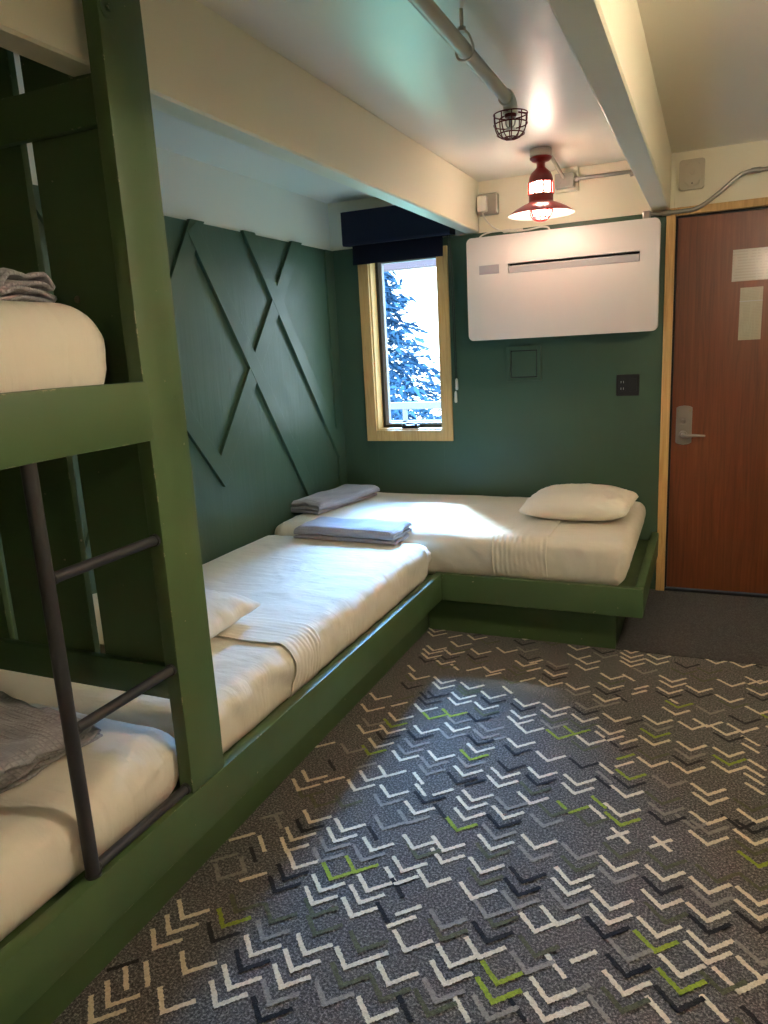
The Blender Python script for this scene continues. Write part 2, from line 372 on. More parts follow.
# ------------------------------------------------------------------ walls and ceiling
WX0, WX1, WZ0, WZ1 = -1.962, -1.507, .934, 2.02      # window opening
DX0, DX1, DZ = -.195, .735, 2.04                     # door opening
bm = bmesh.new()
T0, T1 = D + .006, D + .16
for d in ((XL - .1, WX0, 0, ZC), (WX0, WX1, 0, WZ0), (WX0, WX1, WZ1, ZC), (WX1, DX0, 0, ZC), (DX0, DX1, DZ, ZC), (DX1, XR + .1, 0, ZC)):
    box(bm, d[0], d[1], T0, T1, d[2], d[3])
wb = struct(obj('wall_back', bm, 'cream'))
bm = bmesh.new()
for d in ((XL, WX0, 0, GREEN), (WX0, WX1, 0, WZ0), (WX1, DX0 - .044, 0, GREEN + .004)):
    box(bm, d[0], d[1], D - .004, D + .006, d[2], d[3], bev=.001)
p = obj('green_panelling', bm, 'panel', wb); p['label'] = 'green painted plywood'
boxo('riser_cover', 'cream', wb, -.815, -.690, D - .030, D + .006, 2.225, ZC, bev=.004)
boxo('corner_strip', 'cream', wb, -.224, -.204, D - .006, D + .008, 2.078, ZC, bev=.002)
bm = bmesh.new(); box(bm, XL - .14, XL - .01, YB - .1, D + .16, 0, ZC)
wl = struct(obj('wall_left', bm, 'white_wall'))
bm = bmesh.new(); box(bm, XL - .01, XL, YB, D, 0, GREEN, bev=.001)
p = obj('green_panelling', bm, 'panel', wl); p['label'] = 'green painted plywood'
def batten(a, b, clip=None, x=XL, t=.019, w=.089):
    (y0, z0), (y1, z1) = a, b; d = Vector((y1 - y0, z1 - z0)).normalized(); n = Vector((-d.y, d.x)) * w / 2
    q = [(y0 + n.x, z0 + n.y), (y1 + n.x, z1 + n.y), (y1 - n.x, z1 - n.y), (y0 - n.x, z0 - n.y)]
    if clip: q = clip(q, d)
    bm = bmesh.new(); prism(bm, q, 'x', x - .001, x + t, bev=.0015)
    obj('batten', bm, 'batten', wl)
def clipz(zt):
    def f(q, d):
        s = [list(p) for p in q]
        for i, j in ((0, 1), (1, 0), (2, 3), (3, 2)):
            if s[i][1] > zt:
                t = (zt - s[j][1]) / (q[i][1] - s[j][1]); s[i] = [s[j][0] + (q[i][0] - s[j][0]) * t, zt]
        return [tuple(p) for p in s]
    return f
GT = GREEN + .006
batten((2.908, 2.040), (3.90, .505), clipz(GT))                # the long falling batten
batten((3.30, 2.18), (4.256, .798), clipz(GT))               # the falling batten nearer the corner
batten((3.95, 2.18), (2.96, .91), clipz(GT), t=.0175)        # rising batten that crosses both
batten((3.02, 2.17), (1.9, .46), clipz(GT), t=.0175)
batten((1.95, 2.17), (3.0, .845), clipz(GT), t=.0185)
batten((1.75, 2.17), (2.75, .46), clipz(GT), t=.0165)
bm = bmesh.new(); box(bm, XL - .001, XL + .012, 4.215, D - .005, 0, GREEN - .002, bev=.0015)
obj('batten', bm, 'batten', wl)
struct(boxo('wall_right', 'cream', None, XR, XR + .12, YB - .1, D + .16, 0, ZC, bev=0))
struct(boxo('wall_front', 'cream', None, XL - .1, XR + .1, YB - .12, YB, 0, ZC, bev=0))
ce = struct(boxo('ceiling', 'ceiling', None, XL - .14, XR + .12, YB - .12, D + .16, ZC, ZC + .1, bev=0))
def beam(x0, x1, z0):
    bm = bmesh.new()
    # long timbers with slightly uneven arrises
    n = 60; rows = []
    for i in range(n + 1):
        y = YB + (D - .0 - YB) * i / n
        w = .0022
        rows.append([bm.verts.new(v) for v in ((x0 + N(y * 3, 1) * w, y, ZC + .002), (x0 + N(y * 3, 2) * w, y, z0 + .006), (x0 + .006, y, z0 + N(y * 4, 3) * w), (x1 - .006, y, z0 + N(y * 4, 4) * w), (x1 + N(y * 3, 5) * w, y, z0 + .006), (x1 + N(y * 3, 6) * w, y, ZC + .002))])
    for a, b in zip(rows, rows[1:]):
        for k in range(5): bm.faces.new((a[k], b[k], b[k + 1], a[k + 1]))
        bm.faces.new((a[5], b[5], b[0], a[0]))
    bm.faces.new(rows[0]); bm.faces.new(rows[-1][::-1])
    o = obj('ceiling_beam', bm, 'cream', ce); return o
beam(-1.333, -1.251, 2.0746)
beam(-.315, -.226, 2.0746)

# ------------------------------------------------------------------ window
w1 = struct(empty('window_1', (0, 0, 0)))
bm = bmesh.new()
cw = .064; y0, y1 = D - .022, D - .004
box(bm, WX0 - cw, WX0 + .004, y0, y1, WZ0 - cw, WZ1, bev=.002)
box(bm, WX1 - .004, WX1 + cw, y0, y1, WZ0 - cw, WZ1, bev=.002)
box(bm, WX0 + .005, WX1 - .005, y0, y1, WZ0 - cw, WZ0 + .004, bev=.002)
obj('window_casing', bm, 'pine', w1)
bm = bmesh.new(); yj = D + .118
box(bm, WX0 - .001, WX0 + .012, D - .004, yj, WZ0, WZ1, bev=.001)
box(bm, WX1 - .012, WX1 + .001, D - .004, yj, WZ0, WZ1, bev=.001)
box(bm, WX0 + .012, WX1 - .012, D - .004, yj, WZ0 - .001, WZ0 + .012, bev=.001)
box(bm, WX0 + .012, WX1 - .012, D - .004, yj, WZ1 - .012, WZ1 + .001, bev=.001)
obj('window_jamb', bm, 'pine', w1)
bm = bmesh.new(); a, b, c, d = WX0 + .012, WX1 - .012, WZ0 + .012, WZ1 - .012; f = .016
for q in ((a, a + f, c, d), (b - f, b, c, d), (a + f, b - f, c, c + f), (a + f, b - f, d - f, d)): box(bm, q[0], q[1], D + .075, D + .12, q[2], q[3], bev=.001)
sash = obj('window_sash', bm, 'black_sash', w1)
bm = bmesh.new(); a += f; b -= f; c += f; d -= f; f = .024
for q in ((a, a + f, c, d), (b - f * .3, b, c, d), (a + f, b - f * .3, c, c + f * .5), (a + f, b - f * .3, d - f, d)): box(bm, q[0], q[1], D + .082, D + .118, q[2], q[3], bev=.001)
obj('sash_lining', bm, 'vinyl', sash)
boxo('glass_pane', 'glass', w1, a + .004, b - .002, D + .104, D + .108, c + .002, d - .002, bev=0)
bm = bmesh.new()
box(bm, -1.80, -1.685, D + .012, D + .062, WZ0 + .012, WZ0 + .034, bev=.006, seg=3)
tube(bm, smooth_path([(-1.79, D + .02, WZ0 + .036), (-1.74, D + .008, WZ0 + .044), (-1.69, D + .016, WZ0 + .038)]), .006, 10)
obj('crank_handle', bm, 'dark', w1, 'auto')
bm = bmesh.new(); box(bm, WX1 - .022, WX1 - .012, D + .05, D + .068, 1.06, 1.16, bev=.003); box(bm, WX1 - .03, WX1 - .02, D + .045, D + .058, 1.08, 1.125, bev=.003)
obj('sash_lock', bm, 'dark', w1)

bl = thing('roller_blind', 'black roller blind rolled up in its box above the window', 'blind', loc=(-1.73, D, 2.07))
def W(o):      # children are modelled in world coordinates
    for c in o.children: c.matrix_parent_inverse = Matrix.Translation(-o.location)
bm = bmesh.new()
prism(bm, [(D - .004, 2.075), (D - .105, 2.068), (D - .112, 2.08), (D - .112, 2.262), (D - .004, 2.266)], 'x', -2.078, -1.392, bev=.003)
obj('blind_box', bm, 'navy', bl)
bm = bmesh.new()
nx, P = 14, []
for i in range(nx + 1):
    xx = -2.035 + (.583) * i / nx; wv = .004 * math.sin(i * 1.1)
    P.append([bm.verts.new((xx, D - .060 + wv * 1.0 - .002 * k, zz)) for k, zz in enumerate((2.078, 2.04, 2.0, 1.972, 1.958))])
for a_, b_ in zip(P, P[1:]):
    for k in range(4): bm.faces.new((a_[k], b_[k], b_[k + 1], a_[k + 1]))
bmesh.ops.solidify(bm, geom=bm.faces[:], thickness=.016)
obj('blind_fabric', bm, 'navy', bl)
tubeo('blind_cord', 'dark', bl, [(-1.418, D - .075, 2.07), (-1.416, D - .03, 1.7), (-1.413, D - .024, 1.26), (-1.414, D - .022, 1.10)], .0022, 8)
tubeo('blind_cord', 'dark', bl, [(-1.406, D - .075, 2.07), (-1.405, D - .03, 1.7), (-1.405, D - .022, 1.22)], .0022, 8)
for xx, z1 in ((-1.414, 1.176), (-1.406, 1.252)):
    bm = bmesh.new(); lathe(bm, [(.003, 0), (.008, -.01), (.0095, -.06), (.007, -.07)], (xx, D - .024, z1), 14); obj('cord_toggle', bm, 'plastic', bl, 'auto')
W(bl)

# ------------------------------------------------------------------ door
d1 = struct(empty('door_1'))
bm = bmesh.new(); y0, y1 = D - .022, D + .006
box(bm, DX0 - .046, DX0, y0, y1, 0, DZ + .038, bev=.0025); box(bm, DX1, DX1 + .046, y0, y1, 0, DZ + .038, bev=.0025)
box(bm, DX0 + .001, DX1 - .001, y0, y1, DZ, DZ + .038, bev=.0025)
obj('door_casing', bm, 'pine', d1)
bm = bmesh.new(); box(bm, DX0 - .002, DX0 + .010, D + .006, D + .05, 0, DZ); box(bm, DX0 + .01, DX1, D + .006, D + .05, DZ - .010, DZ + .002); box(bm, DX1 - .008, DX1 + .002, D + .006, D + .05, 0, DZ - .01)  # near-black strips painting the shaded gap round the leaf
obj('door_gap_strip', bm, 'darkgap', d1)
leaf = boxo('door_leaf', 'door', d1, DX0 + .011, DX1 - .009, D + .004, D + .044, .022, DZ - .012, bev=.002)
boxo('threshold', 'darkgap', d1, DX0, DX1, D - .012, D + .05, 0, .018, bev=.004)
bm = bmesh.new()
pl = rrect(-.162, -.081, .862, 1.050, .004, 3)
out = [(-.162, .862), (-.150, .853), (-.1215, .848), (-.093, .853), (-.081, .862), (-.081, 1.051), (-.093, 1.058), (-.1215, 1.062), (-.150, 1.058), (-.162, 1.051)]
prism(bm, out, 'y', D - .008, D + .005, bev=.002); lp = obj('lock_plate', bm, 'steel', leaf)
bm = bmesh.new(); lathe(bm, [(.013, 0), (.013, -.008), (.010, -.012)], (-.126, D - .008, .978), 20, 'y'); box(bm, -.130, -.122, D - .034, D - .018, .966, .992, bev=.003); obj('thumb_turn', bm, 'steel', leaf, 'auto')
bm = bmesh.new(); lathe(bm, [(.021, 0), (.020, -.010), (.011, -.016), (.011, -.045)], (-.124, D - .008, .905), 20, 'y')
tube(bm, smooth_path([(-.124, D - .040, .905), (-.122, D - .056, .905), (-.105, D - .064, .905), (-.06, D - .062, .906), (-.012, D - .056, .903)]), [.010] * 16 + [.010 - .0003 * i for i in range(17)], 14)
obj('lever_handle', bm, 'steel', leaf, 'auto')
bm = bmesh.new()
for sx in (-.152, -.092): lathe(bm, [(.004, 0), (.004, -.001)], (sx, D - .008, 1.035), 12, 'y')
obj('plate_screw', bm, 'brass', leaf)
n1 = tag(boxo('door_notice', 'paper1', None, .081, .36, D + .0008, D + .0035, 1.690, 1.846, bev=0), 'wide laminated notice taped near the top of the brown door', 'notice')
bm = bmesh.new(); box(bm, .124, .229, D + .0008, D + .0035, 1.395, 1.657)
n2 = tag(obj('door_notice', bm, 'paper2', None), 'tall narrow printed card taped below the wide notice on the door', 'notice')
n2.rotation_euler = (0, 0, 0)
boxo('card_fold', 'ac_grey', n2, .123, .230, D + .0004, D + .0012, 1.588, 1.591, bev=0)

# ------------------------------------------------------------------ wall fittings
ac = thing('air_conditioner', 'wide white wall mounted air conditioner with rounded corners beside the door', 'air conditioner', loc=(-.77, D, 1.466))
bm = bmesh.new(); prism(bm, rrect(-1.268, -.268, 1.478, 2.010, .022), 'y', D - .004, D - .120, bev=.002); obj('body', bm, 'ac', ac)
bm = bmesh.new()
# front panel with a real slot cut for the outlet: four strips around it
xa, xb, za, zb = -1.277, -.260, 1.466, 2.022; sx0, sx1, sz0, sz1 = -1.043, -.355, 1.818, 1.870; yf, yk = D - .172, D - .122
def panel(bm, outer, hole, ya, yb):
    n = len(outer); A = [bm.verts.new((p[0], ya, p[1])) for p in outer]; B = [bm.verts.new((p[0], yb, p[1])) for p in outer]
    h = [bm.verts.new((p[0], ya, p[1])) for p in hole]; g = [bm.verts.new((p[0], yb, p[1])) for p in hole]
    for i in range(n): bm.faces.new((A[i], B[i], B[(i + 1) % n], A[(i + 1) % n]))
    for i in range(4): bm.faces.new((h[i], h[(i + 1) % 4], g[(i + 1) % 4], g[i]))
    q = n // 4       # one quarter of the outline belongs to each hole corner
    for L_, H_, flip in ((A, h, 0), (B, g, 1)):
        for s in range(4):
            for i in range(q - 1): bm.faces.new((L_[s * q + i], L_[s * q + i + 1], H_[s]))
            bm.faces.new((L_[s * q + q - 1], L_[(s * q + q) % n], H_[(s + 1) % 4], H_[s]))
    return A, B
panel(bm, rrect(xa, xb, za, zb, .030, 7), [(sx1, sz1), (sx0, sz1), (sx0, sz0), (sx1, sz0)], yf, yk)
fe = [e for e in bm.edges if all(abs(v.co.y - yf) < 1e-6 for v in e.verts) and len(e.link_faces) == 2 and abs(e.calc_face_angle(0)) > 1]
bmesh.ops.bevel(bm, geom=fe, offset=.004, segments=3, profile=.5, affect='EDGES')
fp = obj('front_panel', bm, 'ac', ac, 'auto')
boxo('outlet_recess', 'darkgap', ac, sx0 - .004, sx1 + .004, D - .126, D - .1205, sz0 - .004, sz1 + .004, bev=0)  # near-black backing, shade inside the slot put into the colour
bm = bmesh.new(); prism(bm, [(yf + .003, sz0 + .001), (yf + .002, sz0 + .034), (yf + .012, sz0 + .040), (yf + .040, sz0 + .030), (yf + .040, sz0 + .001)], 'x', sx0 + .003, sx1 - .003, bev=.001)
o = obj('louvre_flap', bm, 'ac_grey', ac); o['label'] = 'grey outlet flap'
boxo('display_window', 'ac_grey', ac, -1.206, -1.093, yf - .0012, yf + .002, 1.823, 1.871, bev=.001)
W(ac)
ap = thing('access_panel', 'small square green access panel low under the air conditioner', 'panel', loc=(-1.0, D, 1.22))
bm = bmesh.new(); A0, A1, B0, B1 = -1.098, -.898, 1.222, 1.421
for q in ((A0, A0 + .022, B0, B1), (A1 - .022, A1, B0, B1), (A0 + .022, A1 - .022, B0, B0 + .020), (A0 + .022, A1 - .022, B1 - .022, B1)): box(bm, q[0], q[1], D - .016, D - .004, q[2], q[3], bev=.002)
obj('frame', bm, 'batten', ap)
boxo('shadow_gap', 'darkgap', ap, A0 + .020, A1 - .020, D - .0062, D - .004, B0 + .018, B1 - .020, bev=0)  # dark sheet that paints the shade between frame and door
boxo('door', 'panel', ap, A0 + .028, A1 - .028, D - .0105, D - .004, B0 + .026, B1 - .028, bev=.001)
W(ap)
ou = thing('wall_outlet', 'black double electrical outlet plate on the green wall', 'outlet', loc=(-.418, D, 1.122))
bm = bmesh.new(); prism(bm, rrect(-.479, -.357, 1.122, 1.240, .006, 3), 'y', D - .004, D - .011, bev=.0015); obj('cover_plate', bm, 'dark', ou)
for cx in (-.4465, -.3895):
    bm = bmesh.new(); prism(bm, rrect(cx - .019, cx + .019, 1.146, 1.216, .004, 3), 'y', D - .011, D - .0135, bev=.0008)
    r_ = obj('receptacle', bm, 'dark', ou)
    if cx < -.42:
        for zz in (1.163, 1.199):
            for dx in (-.0065, .0065): boxo('socket_slot', 'ac_grey', r_, cx + dx - .0015, cx + dx + .0015, D - .0142, D - .0134, zz - .006, zz + .006, bev=0)
W(ou)
al = thing('alarm_box', 'beige wall alarm with oval front high above the door corner', 'alarm', loc=(-.12, D, 2.16))
bm = bmesh.new(); prism(bm, rrect(-.186, -.066, 2.158, 2.300, .014, 5), 'y', D + .006, D - .030, bev=.004); bd = obj('housing', bm, 'beige', al)
bm = bmesh.new(); e = []
for i in range(28):
    a = 2 * PI * i / 28; e.append((-.122 + .038 * math.copysign(abs(math.cos(a)) ** .6, math.cos(a)), 2.230 + .060 * math.copysign(abs(math.sin(a)) ** .75, math.sin(a))))
prism(bm, e, 'y', D - .030, D - .042, bev=.004); obj('front_cover', bm, 'beige', al)
bm = bmesh.new(); lathe(bm, [(.012, 0), (.010, -.003), (.006, -.003)], (-.124, D - .042, 2.236), 20, 'y'); obj('sounder', bm, 'beige', al)
boxo('indicator', 'dark', al, -.126, -.120, D - .0435, D - .041, 2.180, 2.187, bev=0)
W(al)

# conduit over the door
cd = thing('electrical_conduit', 'bent grey metal conduit running from the beam over the door', 'conduit', loc=(-.3, D - .03, 2.06))
tubeo('conduit_run', 'galv', cd, [(-.325, D - .035, 2.060), (-.28, D - .035, 2.056)] + smooth_path([(-.233, D - .035, 2.056), (-.16, D - .035, 2.056), (-.105, D - .035, 2.060), (-.055, D - .035, 2.082), (.02, D - .035, 2.135), (.085, D - .035, 2.186), (.13, D - .035, 2.204), (.19, D - .035, 2.206)], 8) + [(1.0, D - .035, 2.206)], .0105, 16)
for p_ in ((.165, 2.206), (-.24, 2.056)):
    bm = bmesh.new(); lathe(bm, [(.0125, -.022), (.014, -.018), (.014, .018), (.0125, .022)], (p_[0], D - .035, p_[1]), 18, 'x'); obj('coupling', bm, 'galv', cd, 'auto')
boxo('junction_box', 'galv', cd, -.356, -.318, D - .052, D - .006, 2.036, 2.076, bev=.004)
W(cd)
jb = thing('junction_box', 'square galvanised junction box with conduit behind the red lamp', 'junction box', loc=(-.755, D, 2.238))
bm = bmesh.new(); box(bm, -.804, -.706, D - .075, D - .031, 2.238, 2.312, bev=.004); obj('box', bm, 'galv', jb)
bm = bmesh.new(); prism(bm, rrect(-.802, -.708, 2.240, 2.310, .010, 4), 'y', D - .079, D - .075, bev=.001)
for sx, sz in ((-.78, 2.262), (-.73, 2.262), (-.78, 2.288), (-.73, 2.288)): lathe(bm, [(.008, 0), (.007, -.002)], (sx, D - .079, sz), 14, 'y')
obj('cover', bm, 'galv', jb)
tubeo('conduit', 'galv', jb, [(-.706, D - .045, 2.279), (-.312, D - .045, 2.277)], .0095, 14)
tubeo('conduit', 'galv', jb, smooth_path([(-.755, 3.862, 2.322), (-.756, 3.95, 2.318), (-.757, 4.12, 2.300), (-.757, D - .082, 2.288)], 6), .0095, 14)
bm = bmesh.new(); lathe(bm, [(.014, 0), (.016, .004), (.016, .018), (.012, .022)], (-.706, D - .045, 2.279), 18, 'x'); obj('connector', bm, 'galv', jb, 'auto')
bm = bmesh.new(); lathe(bm, [(.012, 0), (.013, .02)], (-.42, D - .045, 2.2776), 16, 'x'); box(bm, -.425, -.410, D - .045, D - .0, 2.262, 2.2685); obj('strap', bm, 'galv', jb, 'auto')
W(jb)
pb = thing('outlet_box', 'small grey surface outlet box on the cream wall beside the beam', 'outlet', loc=(-1.19, D, 2.155))
bm = bmesh.new(); prism(bm, rrect(-1.246, -1.132, 2.158, 2.270, .008, 4), 'y', D + .006, D - .040, bev=.003); bx_ = obj('box', bm, 'galv', pb)
bm = bmesh.new(); prism(bm, rrect(-1.241, -1.137, 2.163, 2.265, .006, 4), 'y', D - .040, D - .045, bev=.001); box(bm, -1.166, -1.146, D - .048, D - .044, 2.18, 2.20, bev=.001); obj('cover', bm, 'galv', pb)
W(pb)
pg = thing('power_adapter', 'white plug adapter with cord, plugged into the grey outlet box', 'plug', loc=(-1.21, D - .05, 2.165))
bm = bmesh.new(); box(bm, -1.236, -1.183, D - .085, D - .0485, 2.168, 2.252, bev=.007, seg=3); obj('plug_body', bm, 'plastic', pg, 'auto')
tubeo('cord', 'plastic', pg, smooth_path([(-1.208, D - .067, 2.170), (-1.200, D - .08, 2.145), (-1.165, D - .10, 2.100), (-1.115, D - .11, 2.062), (-1.05, D - .12, 2.042), (-.95, D - .12, 2.040), (-.87, D - .13, 2.046), (-.832, D - .13, 2.040), (-.822, D - .13, 2.024)], 7), .0045, 10)
tubeo('cord', 'plastic', pg, smooth_path([(-1.215, D - .13, 2.024), (-1.190, D - .13, 2.040), (-1.14, D - .125, 2.050), (-1.06, D - .12, 2.050), (-.97, D - .12, 2.048)], 7), .0045, 10)
bm = bmesh.new(); box(bm, -1.080, -1.040, D - .129, D - .110, 2.038, 2.056, bev=.004); obj('cord_clip', bm, 'plastic', pg)
W(pg)

# ------------------------------------------------------------------ ceiling lamps
def make_lamp(x, y, label, group=None, glow='bulb'):
    t = thing('ceiling_lamp', label, 'lamp', group, (x, y, ZC))
    Z = lambda z: z - ZC
    bm = bmesh.new(); lathe(bm, [(.050, 0), (.052, -.004), (.052, -.034), (.049, -.037)], n=36); obj('mounting_box', bm, 'galv', t, 'auto')
    bm = bmesh.new(); lathe(bm, [(.048, -.037), (.053, -.040), (.052, -.046), (.040, -.056), (.022, -.062), (.020, -.070), (.021, -.084), (.030, -.094), (.046, -.108), (.055, -.126), (.058, -.142), (.058, -.154), (.051, -.154), (.051, -.12)], n=40, cap=False)
    obj('cap', bm, 'red', t, 'auto')
    bm = bmesh.new(); lathe(bm, [(.058, Z(2.142)), (.058, Z(2.106)), (.052, Z(2.106)), (.052, Z(2.142)), (.058, Z(2.142))], n=40, cap=False); obj('band', bm, 'red', t, 'auto')
    for k in range(8):
        a = 2 * PI * (k + .5) / 8; tubeo('housing_bar', 'redlit', t, [(.0570 * math.cos(a), .0570 * math.sin(a), Z(2.196)), (.0570 * math.cos(a), .0570 * math.sin(a), Z(2.138))], .0055, 8)
    bm = bmesh.new()
    prof = [(.054, Z(2.112)), (.060, Z(2.104)), (.085, Z(2.094)), (.125, Z(2.074)), (.157, Z(2.052)), (.160, Z(2.048))]
    lathe(bm, prof, n=56, cap=False)
    s = obj('shade', bm, 'red', t, 'auto')
    bm = bmesh.new(); lathe(bm, [(.053, Z(2.110)), (.060, Z(2.1015)), (.085, Z(2.0915)), (.125, Z(2.0715)), (.157, Z(2.0495)), (.160, Z(2.048))], n=56, cap=False)
    obj('shade_lining', bm, 'enamel', s, 'auto')
    bm = bmesh.new(); lathe(bm, [(.003, Z(2.2)), (.040, Z(2.198)), (.045, Z(2.19)), (.045, Z(2.06)), (.040, Z(2.042)), (.028, Z(2.032)), (.004, Z(2.028))], n=32); obj('glass_globe', bm, glow, t, True)
    bm = bmesh.new()
    for k in range(4):
        a = PI * k / 4; P = []
        for i in range(17):
            b_ = PI * i / 16; P.append((.0535 * math.cos(b_) * math.cos(a), .0535 * math.cos(b_) * math.sin(a), Z(2.064) - .044 * math.sin(b_)))
        P = [(P[0][0], P[0][1], Z(2.104))] + P + [(P[-1][0], P[-1][1], Z(2.104))]
        tube(bm, P, .0048, 8)
    for rr, zz in ((.0535, 2.066), (.0375, 2.034)):
        tube(bm, [(rr * math.cos(2 * PI * i / 28), rr * math.sin(2 * PI * i / 28), Z(zz)) for i in range(28)], .0044, 8, True)
    obj('wire_guard', bm, 'redlit', t, 'auto')
    return t
make_lamp(-.789, 3.815, 'lit red barn lamp with white lined shade on the ceiling by the air conditioner')
make_lamp(.66, 1.72, 'red barn lamp on the ceiling to the right of the beams, nearest the bunk ladder', None, 'bulb2')
make_lamp(.55, -.95, 'added red barn lamp for fill light on the ceiling by the near wall, farthest from the window', None, 'fill_bulb')  # unseen lamp, added to lift the light on near surfaces

# ------------------------------------------------------------------ sprinkler pipe
sp = thing('sprinkler_pipe', 'grey painted pipe hanging under the ceiling between the two beams', 'pipe', loc=(-.664, 2.6, 2.25))
PZ = 2.25; PXX = -.666
tubeo('pipe', 'pipe', sp, [(PXX, YB + .002, PZ), (PXX, 2.68, PZ)], .0205, 22)
bm = bmesh.new(); P = [(PXX, 2.665, PZ)] + [(PXX, 2.690 + .030 * math.sin(a), PZ - .030 + .030 * math.cos(a)) for a in [PI / 2 * i / 8 for i in range(9)]] + [(PXX, 2.72, PZ - .036)]
tube(bm, P, [.0245] * len(P), 20); lathe(bm, [(.0265, 0), (.0265, .014)], (PXX, 2.656, PZ), 22, 'y'); lathe(bm, [(.0265, 0), (.0265, .012)], (PXX, 2.72, PZ - .038), 22)
obj('elbow', bm, 'pipe', sp, 'auto')
hg = bmesh.new()
tube(hg, [(PXX, 2.175, ZC - .001), (PXX, 2.175, 2.302)], .0055, 10)
lathe(hg, [(.012, 0), (.012, .012)], (PXX, 2.175, 2.288), 8)
tube(hg, smooth_path([(PXX - .003, 2.175, 2.292), (PXX - .016, 2.185, 2.284), (PXX - .024, 2.195, 2.262), (PXX - .025, 2.20, 2.245), (PXX - .018, 2.20, 2.230), (PXX, 2.20, 2.2245), (PXX + .018, 2.20, 2.230), (PXX + .025, 2.20, 2.245), (PXX + .024, 2.195, 2.262), (PXX + .016, 2.185, 2.284), (PXX + .003, 2.175, 2.292)], 4), .0032, 8)
obj('hanger', hg, 'pipe', sp, 'auto'); W(sp)
sh = thing('sprinkler', 'sprinkler head in a dark red wire cage at the end of the pipe', 'sprinkler', loc=(PXX, 2.72, 2.23))
CX, CY = PXX, 2.72
bm = bmesh.new(); lathe(bm, [(.015, 2.2340), (.017, 2.2280), (.017, 2.2200), (.009, 2.2160), (.009, 2.2060)], (CX, CY, 0), 18)
for s_ in (-1, 1): tube(bm, smooth_path([(CX + s_ * .009, CY, 2.2100), (CX + s_ * .016, CY, 2.1960), (CX + s_ * .014, CY, 2.1780), (CX + s_ * .003, CY, 2.1680)], 5), .0028, 8)
lathe(bm, [(.0028, 2.2060), (.0034, 2.1880), (.0028, 2.1700)], (CX, CY, 0), 10); lathe(bm, [(.004, 2.1680), (.018, 2.1660), (.018, 2.1645), (.004, 2.1635)], (CX, CY, 0), 20)
obj('sprinkler_body', bm, 'galv', sh, 'auto')
bm = bmesh.new(); zt = 2.212; R0 = .058; HH = .080
def ring(r, z): tube(bm, [(CX + r * math.cos(2 * PI * i / 36), CY + r * math.sin(2 * PI * i / 36), z) for i in range(36)], .0022, 8, True)
ring(R0, zt); ring(R0 * .985, zt - .032); ring(R0 * .80, zt - .064); ring(.018, zt); ring(R0 * .42, zt - .0755)
for k in range(5):
    a = PI * k / 5; P = []
    for i in range(21):
        b_ = -PI / 2 + PI * i / 20; cc = math.sin(b_); ss = math.cos(b_)
        P.append((CX + R0 * math.copysign(abs(cc) ** .8, cc) * math.cos(a), CY + R0 * math.copysign(abs(cc) ** .8, cc) * math.sin(a), zt - HH * ss ** .75))
    tube(bm, P, .0019, 8)
for k in range(3):
    a = 2 * PI * k / 3 + .4; tube(bm, [(CX + .014 * math.cos(a), CY + .014 * math.sin(a), zt + .008), (CX + R0 * math.cos(a), CY + R0 * math.sin(a), zt)], .0030, 8)
obj('wire_cage', bm, 'redwire', sh, 'auto')
bm = bmesh.new(); lathe(bm, [(.020, 2.2180), (.021, 2.2140), (.021, 2.2060), (.018, 2.2020)], (CX, CY, 0), 20); obj('cage_collar', bm, 'redwire', sh, 'auto'); W(sh)
# ------------------------------------------------------------------ platform bed (one built-in L-shaped frame)
ZR, ZRB = .3476, .2134; RT = .038; ZD = .300
YN = -.75           # near end of the bunk, out of the picture
pf = thing('platform_bed', 'green L-shaped wooden bed platform along the left and far walls', 'bed frame', loc=(-1.7, 2.0, 0))
def board(name, mat, parent, x0, x1, y0, y1, z0, z1, n=26, amp=.0012, bev=.003):
    """a sawn board: subdivided along its length with a slight waver, then eased arrises"""
    bm = bmesh.new(); box(bm, x0, x1, y0, y1, z0, z1)
    d = max(((x1 - x0), 0), ((y1 - y0), 1), ((z1 - z0), 2))[1]
    es = [e for e in bm.edges if abs((e.verts[0].co - e.verts[1].co).normalized()[d]) > .9]
    bmesh.ops.subdivide_edges(bm, edges=es, cuts=n, use_grid_fill=True)
    bmesh.ops.bevel(bm, geom=[e for e in bm.edges if len(e.link_faces) == 2 and e.calc_face_angle(0) > .5], offset=bev, segments=2, profile=.5, affect='EDGES')
    for v in bm.verts:
        c = v.co; v.co = c + Vector([0 if k == d else amp * N(c[d] * 5, k * 3.1, x0 + z0) for k in range(3)])
    return obj(name, bm, mat, parent, 'auto')
board('side_rail', 'post_h', pf, XF - RT, XF, YN, YF + RT, ZRB, ZR, 50)
board('front_rail', 'post_x', pf, XF - .001, -.2332, YF, YF + RT, ZRB, ZR, 30)
board('end_rail', 'post_h', pf, -.270, -.2335, YF + RT + .001, D - .007, ZRB, ZR, 16)
bm = bmesh.new(); box(bm, XL + .013, XF - RT - .001, YN + .04, D - .012, .268, ZD, bev=.002); obj('deck_board', bm, 'post_h', pf)
bm = bmesh.new(); box(bm, XF - RT, -.271, YF + RT + .002, D - .012, .268, ZD, bev=.002); obj('deck_board', bm, 'post_x', pf)
board('plinth', 'post_h', pf, -1.322, -1.302, YN + .05, 3.388, .0, .266, 40)
board('plinth', 'post_x', pf, -1.301, -.360, 3.390, 3.410, .0, .266, 24)
board('plinth', 'post_h', pf, -.380, -.360, 3.411, D - .02, .0, .266, 10)
W(pf)

